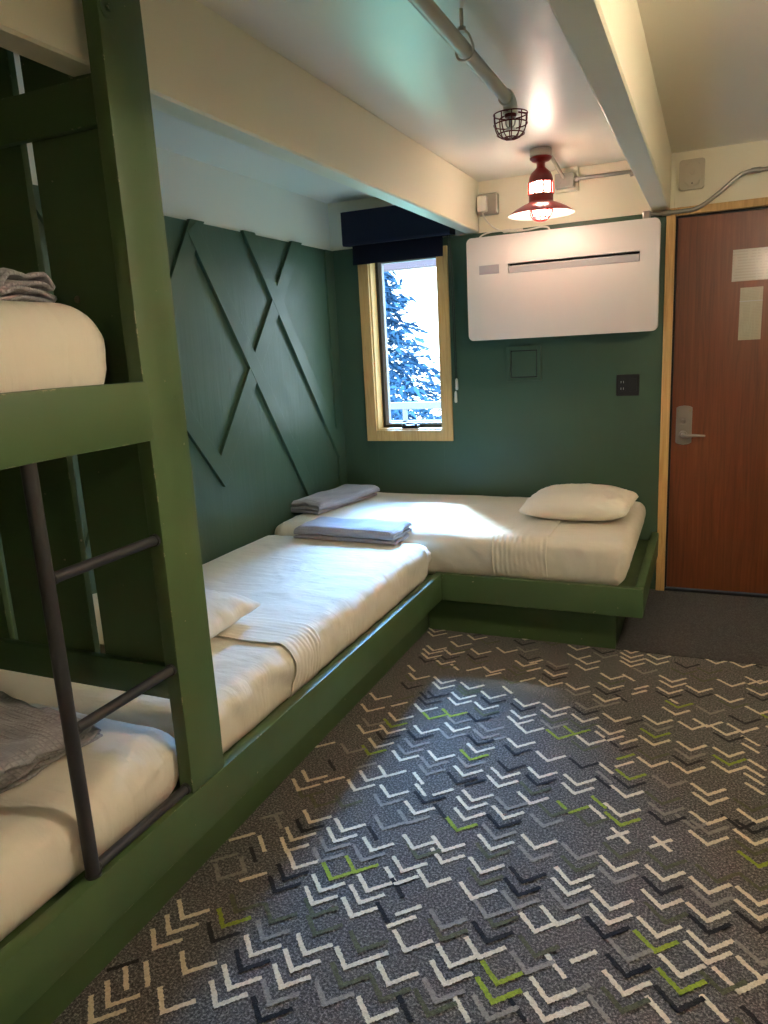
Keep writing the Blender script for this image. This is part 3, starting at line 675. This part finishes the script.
# ------------------------------------------------------------------ bunk bed
bk = thing('bunk_bed', 'tall green built-in bunk with ladder, post and boarded end', 'bunk bed', loc=(-1.7, .4, 0))
def post(y0, y1):
    p_ = board('post', 'post', bk, XF - .042, XF - .0005, y0, y1, ZR + .001, ZC - .001, 60, .0014)
    return p_
P1 = post(1.329, 1.466); P2 = post(YN, YN + .14)
bm = bmesh.new()      # bolt plate and screw heads near the top
lathe(bm, [(.022, 0), (.022, .003), (.017, .004), (.014, .0025)], (XF - .001, 1.356, 2.168), 24, 'x'); lathe(bm, [(.008, 0), (.007, .006)], (XF + .002, 1.356, 2.168), 6, 'x')
obj('bolt_plate', bm, 'post', P1, 'auto')
for y, z in ((1.367, 2.117), (1.39, 1.86), (1.40, 1.40), (1.43, 1.36), (1.42, .9), (1.36, .62)):
    bm = bmesh.new(); lathe(bm, [(.0042, 0), (.0038, .0012), (.001, .0006)], (XF - .0008, y, z), 10, 'x'); obj('screw_head', bm, 'post', P1, 'auto')
board('upper_rail', 'post_h', bk, XF - .042, XF, YN + .141, 1.345, 1.266, 1.402, 44, .0014)
board('upper_rail', 'post_h', bk, XL + .015, XL + .05, YN + .05, 1.36, 1.266, 1.402, 20)
bm = bmesh.new(); box(bm, XL + .051, XF - .043, YN + .05, 1.380, 1.300, 1.322, bev=.002); obj('bunk_deck', bm, 'post', bk)
for y in (-.4, -.05, .30, .65, 1.0, 1.32): board('slat', 'post_x', bk, XL + .051, XF - .043, y, y + .04, 1.262, 1.299, 8)
for ye, s_ in ((1.385, 1), (YN + .04, -1)):
    # a boarded end with narrow gaps between wide boards
    for x0, x1 in ((-2.205, -2.12), (-2.092, -1.842), (-1.806, -1.512), (-1.475, -1.224)):
        zt = ZC - .002; bm = bmesh.new()
        if x1 > -1.25: prism(bm, [(x0, .60), (x1, .60), (x1, 2.070), (-1.338, 2.070), (-1.338, zt), (x0, zt)], 'y', ye, ye + .020, bev=.0015)    # notched round the beam
        else: box(bm, x0, x1, ye, ye + .020, .60, zt, bev=.0015)
        obj('end_board', bm, 'post', bk)
    ya, yb = (ye - .024, ye - .001) if s_ > 0 else (ye + .021, ye + .044)
    board('end_rail', 'post_x', bk, XL + .013, XF - .044, ya, yb, 1.958, 2.055, 16)
    board('end_rail', 'post_x', bk, XL + .013, XF - .044, ya, yb, .588, .680, 16)
bm = bmesh.new(); lathe(bm, [(.009, 0), (.008, -.003), (.002, -.0015)], (-1.40, 1.385, 1.60), 14, 'y'); o = obj('screw_head', bm, 'brass', bk); 
bm = bmesh.new(); tube(bm, [(XF - .021, 1.006, ZR + .0005), (XF - .021, 1.006, ZR + .004)], .018, 24); tube(bm, [(XF - .021, 1.006, ZR + .003), (XF - .021, 1.006, 1.2655)], .0155, 24)
ld = obj('ladder', bm, 'steel_dark', bk, 'auto')
for z in (1.028, .694, .3625):
    bm = bmesh.new(); tube(bm, [(XF - .021, 1.006, z), (XF - .021, 1.3292, z)], .0122, 20)
    tube(bm, [(XF - .021, 1.020, z), (XF - .021, 1.026, z)], .0138, 20); tube(bm, [(XF - .021, 1.322, z), (XF - .021, 1.3294, z)], .0150, 20)
    obj('rung', bm, 'steel_dark', ld, 'auto')
W(bk)
# ------------------------------------------------------------------ soft goods
def rbox(v, c, h, r):
    p = v - c; q = Vector([max(-(h[i] - r), min(h[i] - r, p[i])) for i in range(3)]); d = p - q
    return c + q + (d.normalized() * r if d.length > 1e-6 else d)
def surf(nx, ny, nz, fn):
    """closed box grid; fn maps (a,b,c) in 0..1 to a point"""
    bm = bmesh.new(); V = {}
    def g(i, j, k):
        if (i, j, k) not in V: V[(i, j, k)] = bm.verts.new(fn(i / nx, j / ny, k / nz))
        return V[(i, j, k)]
    for i in range(nx):
        for j in range(ny):
            bm.faces.new((g(i, j, nz), g(i + 1, j, nz), g(i + 1, j + 1, nz), g(i, j + 1, nz))); bm.faces.new((g(i, j, 0), g(i, j + 1, 0), g(i + 1, j + 1, 0), g(i + 1, j, 0)))
    for i in range(nx):
        for k in range(nz):
            bm.faces.new((g(i, 0, k), g(i + 1, 0, k), g(i + 1, 0, k + 1), g(i, 0, k + 1))); bm.faces.new((g(i, ny, k), g(i, ny, k + 1), g(i + 1, ny, k + 1), g(i + 1, ny, k)))
    for j in range(ny):
        for k in range(nz):
            bm.faces.new((g(0, j, k), g(0, j, k + 1), g(0, j + 1, k + 1), g(0, j + 1, k))); bm.faces.new((g(nx, j, k), g(nx, j + 1, k), g(nx, j + 1, k + 1), g(nx, j, k + 1)))
    return bm
def wrinkle(p, box6, seed, amp, off=0):
    """how far the sheet stands off the mattress at p, and which way"""
    x0, x1, y0, y1, z0, z1 = box6
    cx, cy = (x0 + x1) / 2, (y0 + y1) / 2
    zt = (p.z - z0) / (z1 - z0)
    top = max(0, min(1, (zt - .80) / .2))
    n = Vector(((p.x - cx) / ((x1 - x0) / 2), (p.y - cy) / ((y1 - y0) / 2), 0))
    n = Vector((math.copysign(abs(n.x) ** 14, n.x), math.copysign(abs(n.y) ** 14, n.y), 0)); side = min(1, n.length)
    if n.length > 1e-4: n.normalize()
    s = p.x * abs(n.y) + p.y * abs(n.x)
    f = N(s * 7 + zt * 2.2, zt * 1.3, 0, seed) + .55 * N(s * 20 + zt * 4.5, zt * 1.6, 3, seed) + .25 * N(s * 60 + zt * 3, zt * 3, 5, seed)
    t_ = N(p.x * 2.0, p.y * 2.0, 1, seed) * .9 + .5 * N(p.x * 6, p.y * 4, 8, seed) + .12 * N(p.x * 22, p.y * 15, 9, seed)
    r1 = abs(N(p.x * 3.4 + .6 * N(p.x * 3, p.y * 3, 2), p.y * 2.4, 4, seed)); ridge = max(0, .10 - r1) / .10
    return n * (f * amp * side * (1 - top * .75) + off * side) + Vector((0, 0, (t_ * amp * .6 + ridge * amp * .35 + off) * top))
def mattress(label, b6, r, seed, amp=.009, group=None, step=.016, sag=0, taper=.02):
    x0, x1, y0, y1, z0, z1 = b6; c = Vector(((x0 + x1) / 2, (y0 + y1) / 2, (z0 + z1) / 2)); h = Vector(((x1 - x0) / 2, (y1 - y0) / 2, (z1 - z0) / 2))
    def sp(a, L, r_):     # denser near the rounded ends
        return a
    def fn(a, b, k):
        v = Vector((x0 + a * (x1 - x0), y0 + b * (y1 - y0), z0 + k * (z1 - z0)))
        p = rbox(v, c, h, r)
        zt = (p.z - z0) / (z1 - z0); tp = taper * (1 - zt) ** 2       # tucked in under the foot
        p.x -= tp * ((p.x - c.x) / h.x) ** 5; p.y -= tp * ((p.y - c.y) / h.y) ** 5
        return p + wrinkle(p, b6, seed, amp) if zt > .02 else p
    bm = surf(int((x1 - x0) / step), int((y1 - y0) / step), 14, fn)
    o = obj('mattress', bm, 'sheet', None, True)
    tag(o, label, 'mattress', group); return o
BX = (XL + .024, XF - RT - .010)
m_up = mattress('cream sheeted mattress on the top bunk', (XL + .052, -1.232, YN + .06, 1.345, 1.323, 1.583), .105, 3, .006)
m_lo = mattress('cream sheeted mattress in the lower bunk behind the ladder', (BX[0], -1.219, YN + .06, 1.398, ZD + .001, .514), .090, 5, .012)
b1 = (BX[0], BX[1], 1.418, 3.292, ZD + .001, .500)
m_1 = mattress('cream sheeted mattress along the diagonal battened wall', b1, .058, 8, .012)
b2 = (BX[0], -.300, YF + RT + .012, D - .014, ZD + .001, .535)
m_2 = mattress('cream sheeted mattress under the window and air conditioner', b2, .060, 11, .010, taper=.045)

def top_sheet(parent, b6, r, seed, amp, axis, s0, s1, off, drop=.02, taper=.02, wave=0, pleat=0):
    """a shell lying over the mattress from s0 to s1 along its length, hanging down the room side"""
    x0, x1, y0, y1, z0, z1 = b6; c = Vector(((x0 + x1) / 2, (y0 + y1) / 2, (z0 + z1) / 2)); h = Vector(((x1 - x0) / 2, (y1 - y0) / 2, (z1 - z0) / 2))
    bm = bmesh.new(); NA, NB = max(6, int(abs(s1 - s0) / (.004 if pleat else .015))), 62
    W_ = (x1 - x0) if axis == 'y' else (y1 - y0); H_ = z1 - z0 - drop
    rows = []
    for i in range(NA + 1):
        row = []; s = s0 + (s1 - s0) * i / NA
        for j in range(NB + 1):
            t = (W_ * .97 + H_) * j / NB
            ss = s
            if wave:
                e0 = max(0, 1 - abs(ss - s0) / .07); ss = s + e0 * wave * N(t * 5, 1, 0, seed)
            if axis == 'y':
                v = Vector((x1, ss, z0 + drop + t)) if t < H_ else Vector((x1 - (t - H_), ss, z1))
            else:
                v = Vector((ss, y0, z0 + drop + t)) if t < H_ else Vector((ss, y0 + (t - H_), z1))
            # stay on the straight run of the mattress lengthways
            ext = s1 - s0
            p = rbox(v, c, h, r)
            zt = (p.z - z0) / (z1 - z0); tp = taper * (1 - zt) ** 2
            p.x -= tp * ((p.x - c.x) / h.x) ** 5; p.y -= tp * ((p.y - c.y) / h.y) ** 5
            q = p + wrinkle(p, b6, seed, amp, off)
            if pleat:
                c1 = p.x if axis == 'x' else p.y
                k_ = pleat * (.5 + .5 * math.sin(c1 * 260 + 3 * N(c1 * 9, p.z * 5, 1, seed))) * max(0, .5 + N(c1 * 5, p.z * 3, 6, seed)); q += Vector((0, -k_, k_ * .3)) if axis == 'x' else Vector((k_, 0, k_ * .3))
            row.append(bm.verts.new(q))
        rows.append(row)
    for a, b_ in zip(rows, rows[1:]):
        for k in range(NB): bm.faces.new((a[k], b_[k], b_[k + 1], a[k + 1]))
    bmesh.ops.recalc_face_normals(bm, faces=bm.faces)
    o = obj('top_sheet', bm, 'sheet', parent, True)
    m = o.modifiers.new('thick', 'SOLIDIFY'); m.thickness = .0022; m.offset = 0
    return o
top_sheet(m_1, b1, .058, 8, .012, 'y', 2.02, 3.225, .0042, .012)
f1 = top_sheet(m_1, b1, .058, 8, .0125, 'y', 1.925, 2.115, .0095, .006, wave=.02, pleat=.005); f1.name = 'sheet_turndown'
top_sheet(m_2, b2, .060, 11, .010, 'x', -.86, -2.13, .0042, .006, .045)
f2 = top_sheet(m_2, b2, .060, 11, .0105, 'x', -.665, -.935, .0095, .006, .045, wave=.012, pleat=.006); f2.name = 'sheet_turndown'

def pillow(label, c, sx, sy, hz, rot, seed, group='white pillows'):
    n = 44; bm = bmesh.new(); G = {}
    for sgn in (1, -1):
        for i in range(n + 1):
            for j in range(n + 1):
                u, v = i / n * 2 - 1, j / n * 2 - 1
                edge = i in (0, n) or j in (0, n)
                if sgn < 0 and edge: G[(sgn, i, j)] = G[(1, i, j)]; continue
                ku = abs(u); kv = abs(v)
                x = u * sx / 2 * (1 - .06 * (1 - kv ** 2) * ku ** 3) * (1 - .07 * kv ** 8); y = v * sy / 2 * (1 - .06 * (1 - ku ** 2) * kv ** 3 - .07 * ku ** 8 * kv ** 2)
                hgt = ((1 - ku ** 2.6) * (1 - kv ** 2.6)) ** .55
                wr = .007 * N(u * 3, v * 3, sgn, seed) + .006 * N(u * 8 + v * 3, v * 5, sgn, seed) * (ku ** 2 + kv ** 2) + .003 * N(u * 16, v * 14, sgn, seed)
                z = hz * (.60 * hgt if sgn > 0 else -.40 * min(1, hgt * 1.2)) + (wr * min(1, hgt * 2.5) if sgn > 0 else 0)
                z += .012 * (1 - hgt) * N(u * 2, v * 2, 4, seed)
                x += .008 * N(v * 4, 2, sgn * 0, seed) * ku ** 4; y += .008 * N(u * 4, 5, 0, seed) * kv ** 4
                G[(sgn, i, j)] = bm.verts.new((x, y, z + hz * .40))
    for sgn in (1, -1):
        for i in range(n):
            for j in range(n):
                q = [G[(sgn, i, j)], G[(sgn, i + 1, j)], G[(sgn, i + 1, j + 1)], G[(sgn, i, j + 1)]]
                bm.faces.new(q if sgn > 0 else q[::-1])
    o = obj('pillow', bm, 'sheet', None, True); o.location = c; o.rotation_euler = rot
    return tag(o, label, 'pillow', group)
pillow('white pillow lying at the door end of the far bed', (-.600, 3.83, .549), .56, .44, .145, (.03, -.02, -.05), 2)
pillow('white pillow on the side bed, half hidden behind the bunk post', (-1.775, 1.895, .516), .68, .46, .135, (0, 0, .03), 6)

def folded(name_label, mat, L, Wd, layers, th, seed, loc, rotz, ruff=.004, wl=10, group=None, uneven=.02, axisx=True, lab_cat='blanket', endwob=.006, NL=None, tilt=0):
    """a cloth folded back and forth: a ribbon section swept along L"""
    pts = []; gap = th * .12; pitch = th + gap; r = pitch / 2
    rs = random.Random(seed); nseg = 34
    xe = [(-Wd / 2 + rs.uniform(0, uneven), Wd / 2 - rs.uniform(0, uneven)) for _ in range(layers + 1)]
    for k in range(layers):
        a, b = xe[k][0] + r, xe[k][1] - r
        if k % 2: a, b = b, a
        z = pitch * k + th / 2
        prev = pts[-1] if pts else None
        if prev:
            px, pz = prev[0], prev[1]; sgn = 1 if px > 0 else -1
            for i in range(1, 8):
                t = PI * i / 8; pts.append((px + sgn * r * math.sin(t) * 1.15 + (a - px) * i / 8, pz + r - r * math.cos(t), k))
        for i in range(nseg + 1): pts.append((a + (b - a) * i / nseg, z, k))
    m = len(pts); nrm = []
    for i in range(m):
        p, q = pts[max(i - 1, 0)], pts[min(i + 1, m - 1)]; d = Vector((q[0] - p[0], q[1] - p[1])).normalized(); nrm.append(Vector((-d.y, d.x)))
    NL = NL or int(L / .009); bm = bmesh.new(); R_ = []
    top = pitch * layers
    for j in range(NL + 1):
        l = -L / 2 + L * j / NL; A = []; B = []
        el = min(1, (L / 2 - abs(l)) / .03)
        for i, (w, z, k) in enumerate(pts):
            n_ = nrm[i]; hh = th / 2 * (.55 + .45 * el)
            dz = ruff * (N(w * wl, l * wl * .55, 0, seed) + .5 * N(w * wl * 2.2, l * wl, 2, seed)) * (.25 + z / top)
            dz += ruff * .35 * N(w * wl * 1.5, l * wl * 1.5, k * 2, seed)
            dw = .004 * N(l * 9, k * 2, 1, seed) + .003 * N(l * 25, k * 2.7, 4, seed)
            dl = math.copysign(1, l) * endwob * N(w * 12, k * 3.3, 5, seed) * (abs(l) / (L / 2)) ** 6
            sag = -.18 * z * (1 - el) - .12 * z * min(1, (abs(w) / (Wd / 2)) ** 8)
            lift = max(0, dz + sag + z - .003) - z if z < pitch else dz + sag
            for S, s_ in ((A, 1), (B, -1)):
                zz = max(.0006, z + lift + n_.y * hh * s_)
                S.append(bm.verts.new((l + dl, w + dw + n_.x * hh * s_, zz)))
        R_.append((A, B))
    for (A, B), (C_, D_) in zip(R_, R_[1:]):
        for i in range(m - 1):
            bm.faces.new((A[i], C_[i], C_[i + 1], A[i + 1])); bm.faces.new((B[i], B[i + 1], D_[i + 1], D_[i]))
        bm.faces.new((A[0], B[0], D_[0], C_[0])); bm.faces.new((A[-1], C_[-1], D_[-1], B[-1]))
    for (A, B), fl in ((R_[0], 0), (R_[-1], 1)):
        for i in range(m - 1):
            q = (A[i], A[i + 1], B[i + 1], B[i]); bm.faces.new(q if not fl else q[::-1])
    o = obj('blanket', bm, mat, None, True); o.location = loc; o.rotation_euler = (tilt, 0, rotz)
    return tag(o, name_label, lab_cat, group)
folded('folded grey waffle blanket lying across the meeting ends of the two beds', 'waffle', .57, .25, 3, .0215, 3, (-1.655, 3.270, .514), math.radians(-2), .012, 7, uneven=.035, endwob=.02)
folded('folded grey waffle blanket in the corner where the battened wall meets the window wall', 'waffle', .60, .25, 3, .0215, 8, (-2.065, 3.87, .545), math.radians(80), .012, 7, uneven=.03, endwob=.015)
folded('folded grey blanket with wavy edges on the top bunk mattress', 'greycloth', .55, .50, 4, .013, 12, (-1.625, 1.045, 1.588), math.radians(4), .024, 15, uneven=.06, endwob=.02)
folded('folded grey blanket with ruffled edges in the lower bunk behind the ladder', 'greycloth', .56, .74, 6, .009, 15, (-1.70, .915, .521), math.radians(-6), .020, 14, uneven=.07, endwob=.03)

# ------------------------------------------------------------------ outside the window
def conifer(label, x, y, h, R0, seed):
    t = thing('conifer_tree', label, 'tree', loc=(x, y, -3.0))
    tubeo('trunk', 'bark', t, [(0, 0, 0), (.05, 0, h * .5), (0, 0, h)], [.16, .09, .02], 10)
    rs = random.Random(seed); bm = bmesh.new()
    for b in range(330):
        f = (b + .5) / 330; z = h * (.06 + .94 * f); rr = R0 * (1 - f) ** .95 * rs.uniform(.65, 1.1) + .05; a = rs.uniform(0, 2 * PI)
        for i in range(int(16 + 44 * (1 - f))):
            s = rs.random() ** .7; px = math.cos(a) * rr * s; py = math.sin(a) * rr * s; pz = z - .28 * rr * s * s + rs.uniform(-.06, .03)
            px += rs.gauss(0, .06 + .08 * s); py += rs.gauss(0, .06 + .08 * s)
            d = Vector((math.cos(a + rs.gauss(0, .6)), math.sin(a + rs.gauss(0, .6)), rs.gauss(-.3, .3))).normalized(); l = rs.uniform(.12, .28); w = d.cross(Vector((rs.gauss(0, .5), rs.gauss(0, .5), 1))).normalized() * rs.uniform(.025, .055)
            p = Vector((px, py, pz)); v = [bm.verts.new(q) for q in (p - d * l * .3, p + w, p + d * l, p - w)]; bm.faces.new(v)
    obj('foliage', bm, 'needles', t)
    return t
conifer('bluish conifer tree seen through the window beyond the railing', -6.15, 14.0, 6.2, 3.5, 3)
rl = thing('balcony_railing', 'pale outdoor railing seen through the bottom of the window', 'railing', loc=(-2.4, 6.0, 0))
bm = bmesh.new(); box(bm, -4.2, -.8, 5.98, 6.02, .925, .985, bev=.004); obj('top_rail', bm, 'railwood', rl)
bm = bmesh.new(); box(bm, -4.2, -.8, 5.985, 6.015, .790, .828, bev=.004); obj('lower_rail', bm, 'railwood', rl)
for x in (-3.9, -2.445, -1.0):
    bm = bmesh.new(); box(bm, x - .02, x + .02, 5.985, 6.015, -.5, .925, bev=.003); obj('rail_post', bm, 'railwood', rl)
W(rl)
struct(boxo('exterior_beam', 'fascia', None, -4.5, .5, 5.28, 5.36, 2.02, 2.13, bev=.006))
struct(boxo('exterior_ground', 'deck', None, -14, 8, D + .17, 24, -3.2, -3.0, bev=0))

# ------------------------------------------------------------------ light from outside
def sun(name, d, strength, angle, col):
    l = bpy.data.lights.new(name, 'SUN'); l.energy = strength; l.angle = math.radians(angle); l.color = col
    o = bpy.data.objects.new(name, l); COL.objects.link(o); o.location = (-2.5, 9, 7); o.rotation_euler = Vector(d).to_track_quat('-Z', 'Y').to_euler()
sun('sun_light', (.54, -.78, -1.0), 4, 5, (.72, .86, 1))
sl = bpy.data.lights.new('bright_sky', 'AREA'); sl.shape = 'DISK'; sl.size = 2.1; sl.energy = 2050; sl.color = (.24, .50, 1)
o = bpy.data.objects.new('bright_sky', sl); COL.objects.link(o); o.location = (-2.75, 7.6, 4.05)
o.rotation_euler = (Vector((-1.73, 4.4, 1.48)) - Vector(o.location)).to_track_quat('-Z', 'Y').to_euler()
al_ = bpy.data.lights.new('ground_glare', 'AREA'); al_.shape = 'DISK'; al_.size = .7; al_.energy = 9; al_.color = (.35, 1, .72)
o = bpy.data.objects.new('ground_glare', al_); COL.objects.link(o); o.location = (-2.35, 6.35, .50)
o.rotation_euler = (Vector((-1.0, 2.7, 2.35)) - Vector(o.location)).to_track_quat('-Z', 'Y').to_euler()
w = bpy.data.worlds.new('sky'); scene.world = w; w.use_nodes = True; wn = w.node_tree.nodes; wl_ = w.node_tree.links
bg = wn['Background']; tc = wn.new('ShaderNodeTexCoord'); sx = wn.new('ShaderNodeSeparateXYZ'); cr = wn.new('ShaderNodeValToRGB')
wl_.new(tc.outputs['Generated'], sx.inputs[0]); wl_.new(sx.outputs['Z'], cr.inputs[0]); wl_.new(cr.outputs[0], bg.inputs[0])
cr.color_ramp.elements[0].position = 0; cr.color_ramp.elements[0].color = (.80, .92, 1, 1); cr.color_ramp.elements[1].position = .6; cr.color_ramp.elements[1].color = (.42, .66, 1, 1)
bg.inputs['Strength'].default_value = 3.2

# ------------------------------------------------------------------ camera
f_, yaw, pitch, roll, H = (732.020, 0.422816, -0.217871, -0.053677, 1.44381)
cy, sy, cp, sp_ = math.cos(yaw), math.sin(yaw), math.cos(pitch), math.sin(pitch)
fw = Vector((-sy * cp, cy * cp, sp_)); rt = Vector((cy, sy, 0)); up = rt.cross(fw)
r_ = rt * math.cos(roll) + up * math.sin(roll); u_ = up * math.cos(roll) - rt * math.sin(roll)
cam = bpy.data.cameras.new('camera'); cam.sensor_fit = 'HORIZONTAL'; cam.sensor_width = 36; cam.lens = f_ * 36 / 768; cam.clip_start = .02
co = bpy.data.objects.new('camera', cam); COL.objects.link(co)
co.matrix_world = Matrix(((r_.x, u_.x, -fw.x, 0), (r_.y, u_.y, -fw.y, 0), (r_.z, u_.z, -fw.z, H), (0, 0, 0, 1)))
scene.camera = co
vs = scene.view_settings; vs.view_transform = 'Standard'; vs.look = 'None'; vs.gamma = 1; vs.use_curve_mapping = False; vs.exposure = 1.42
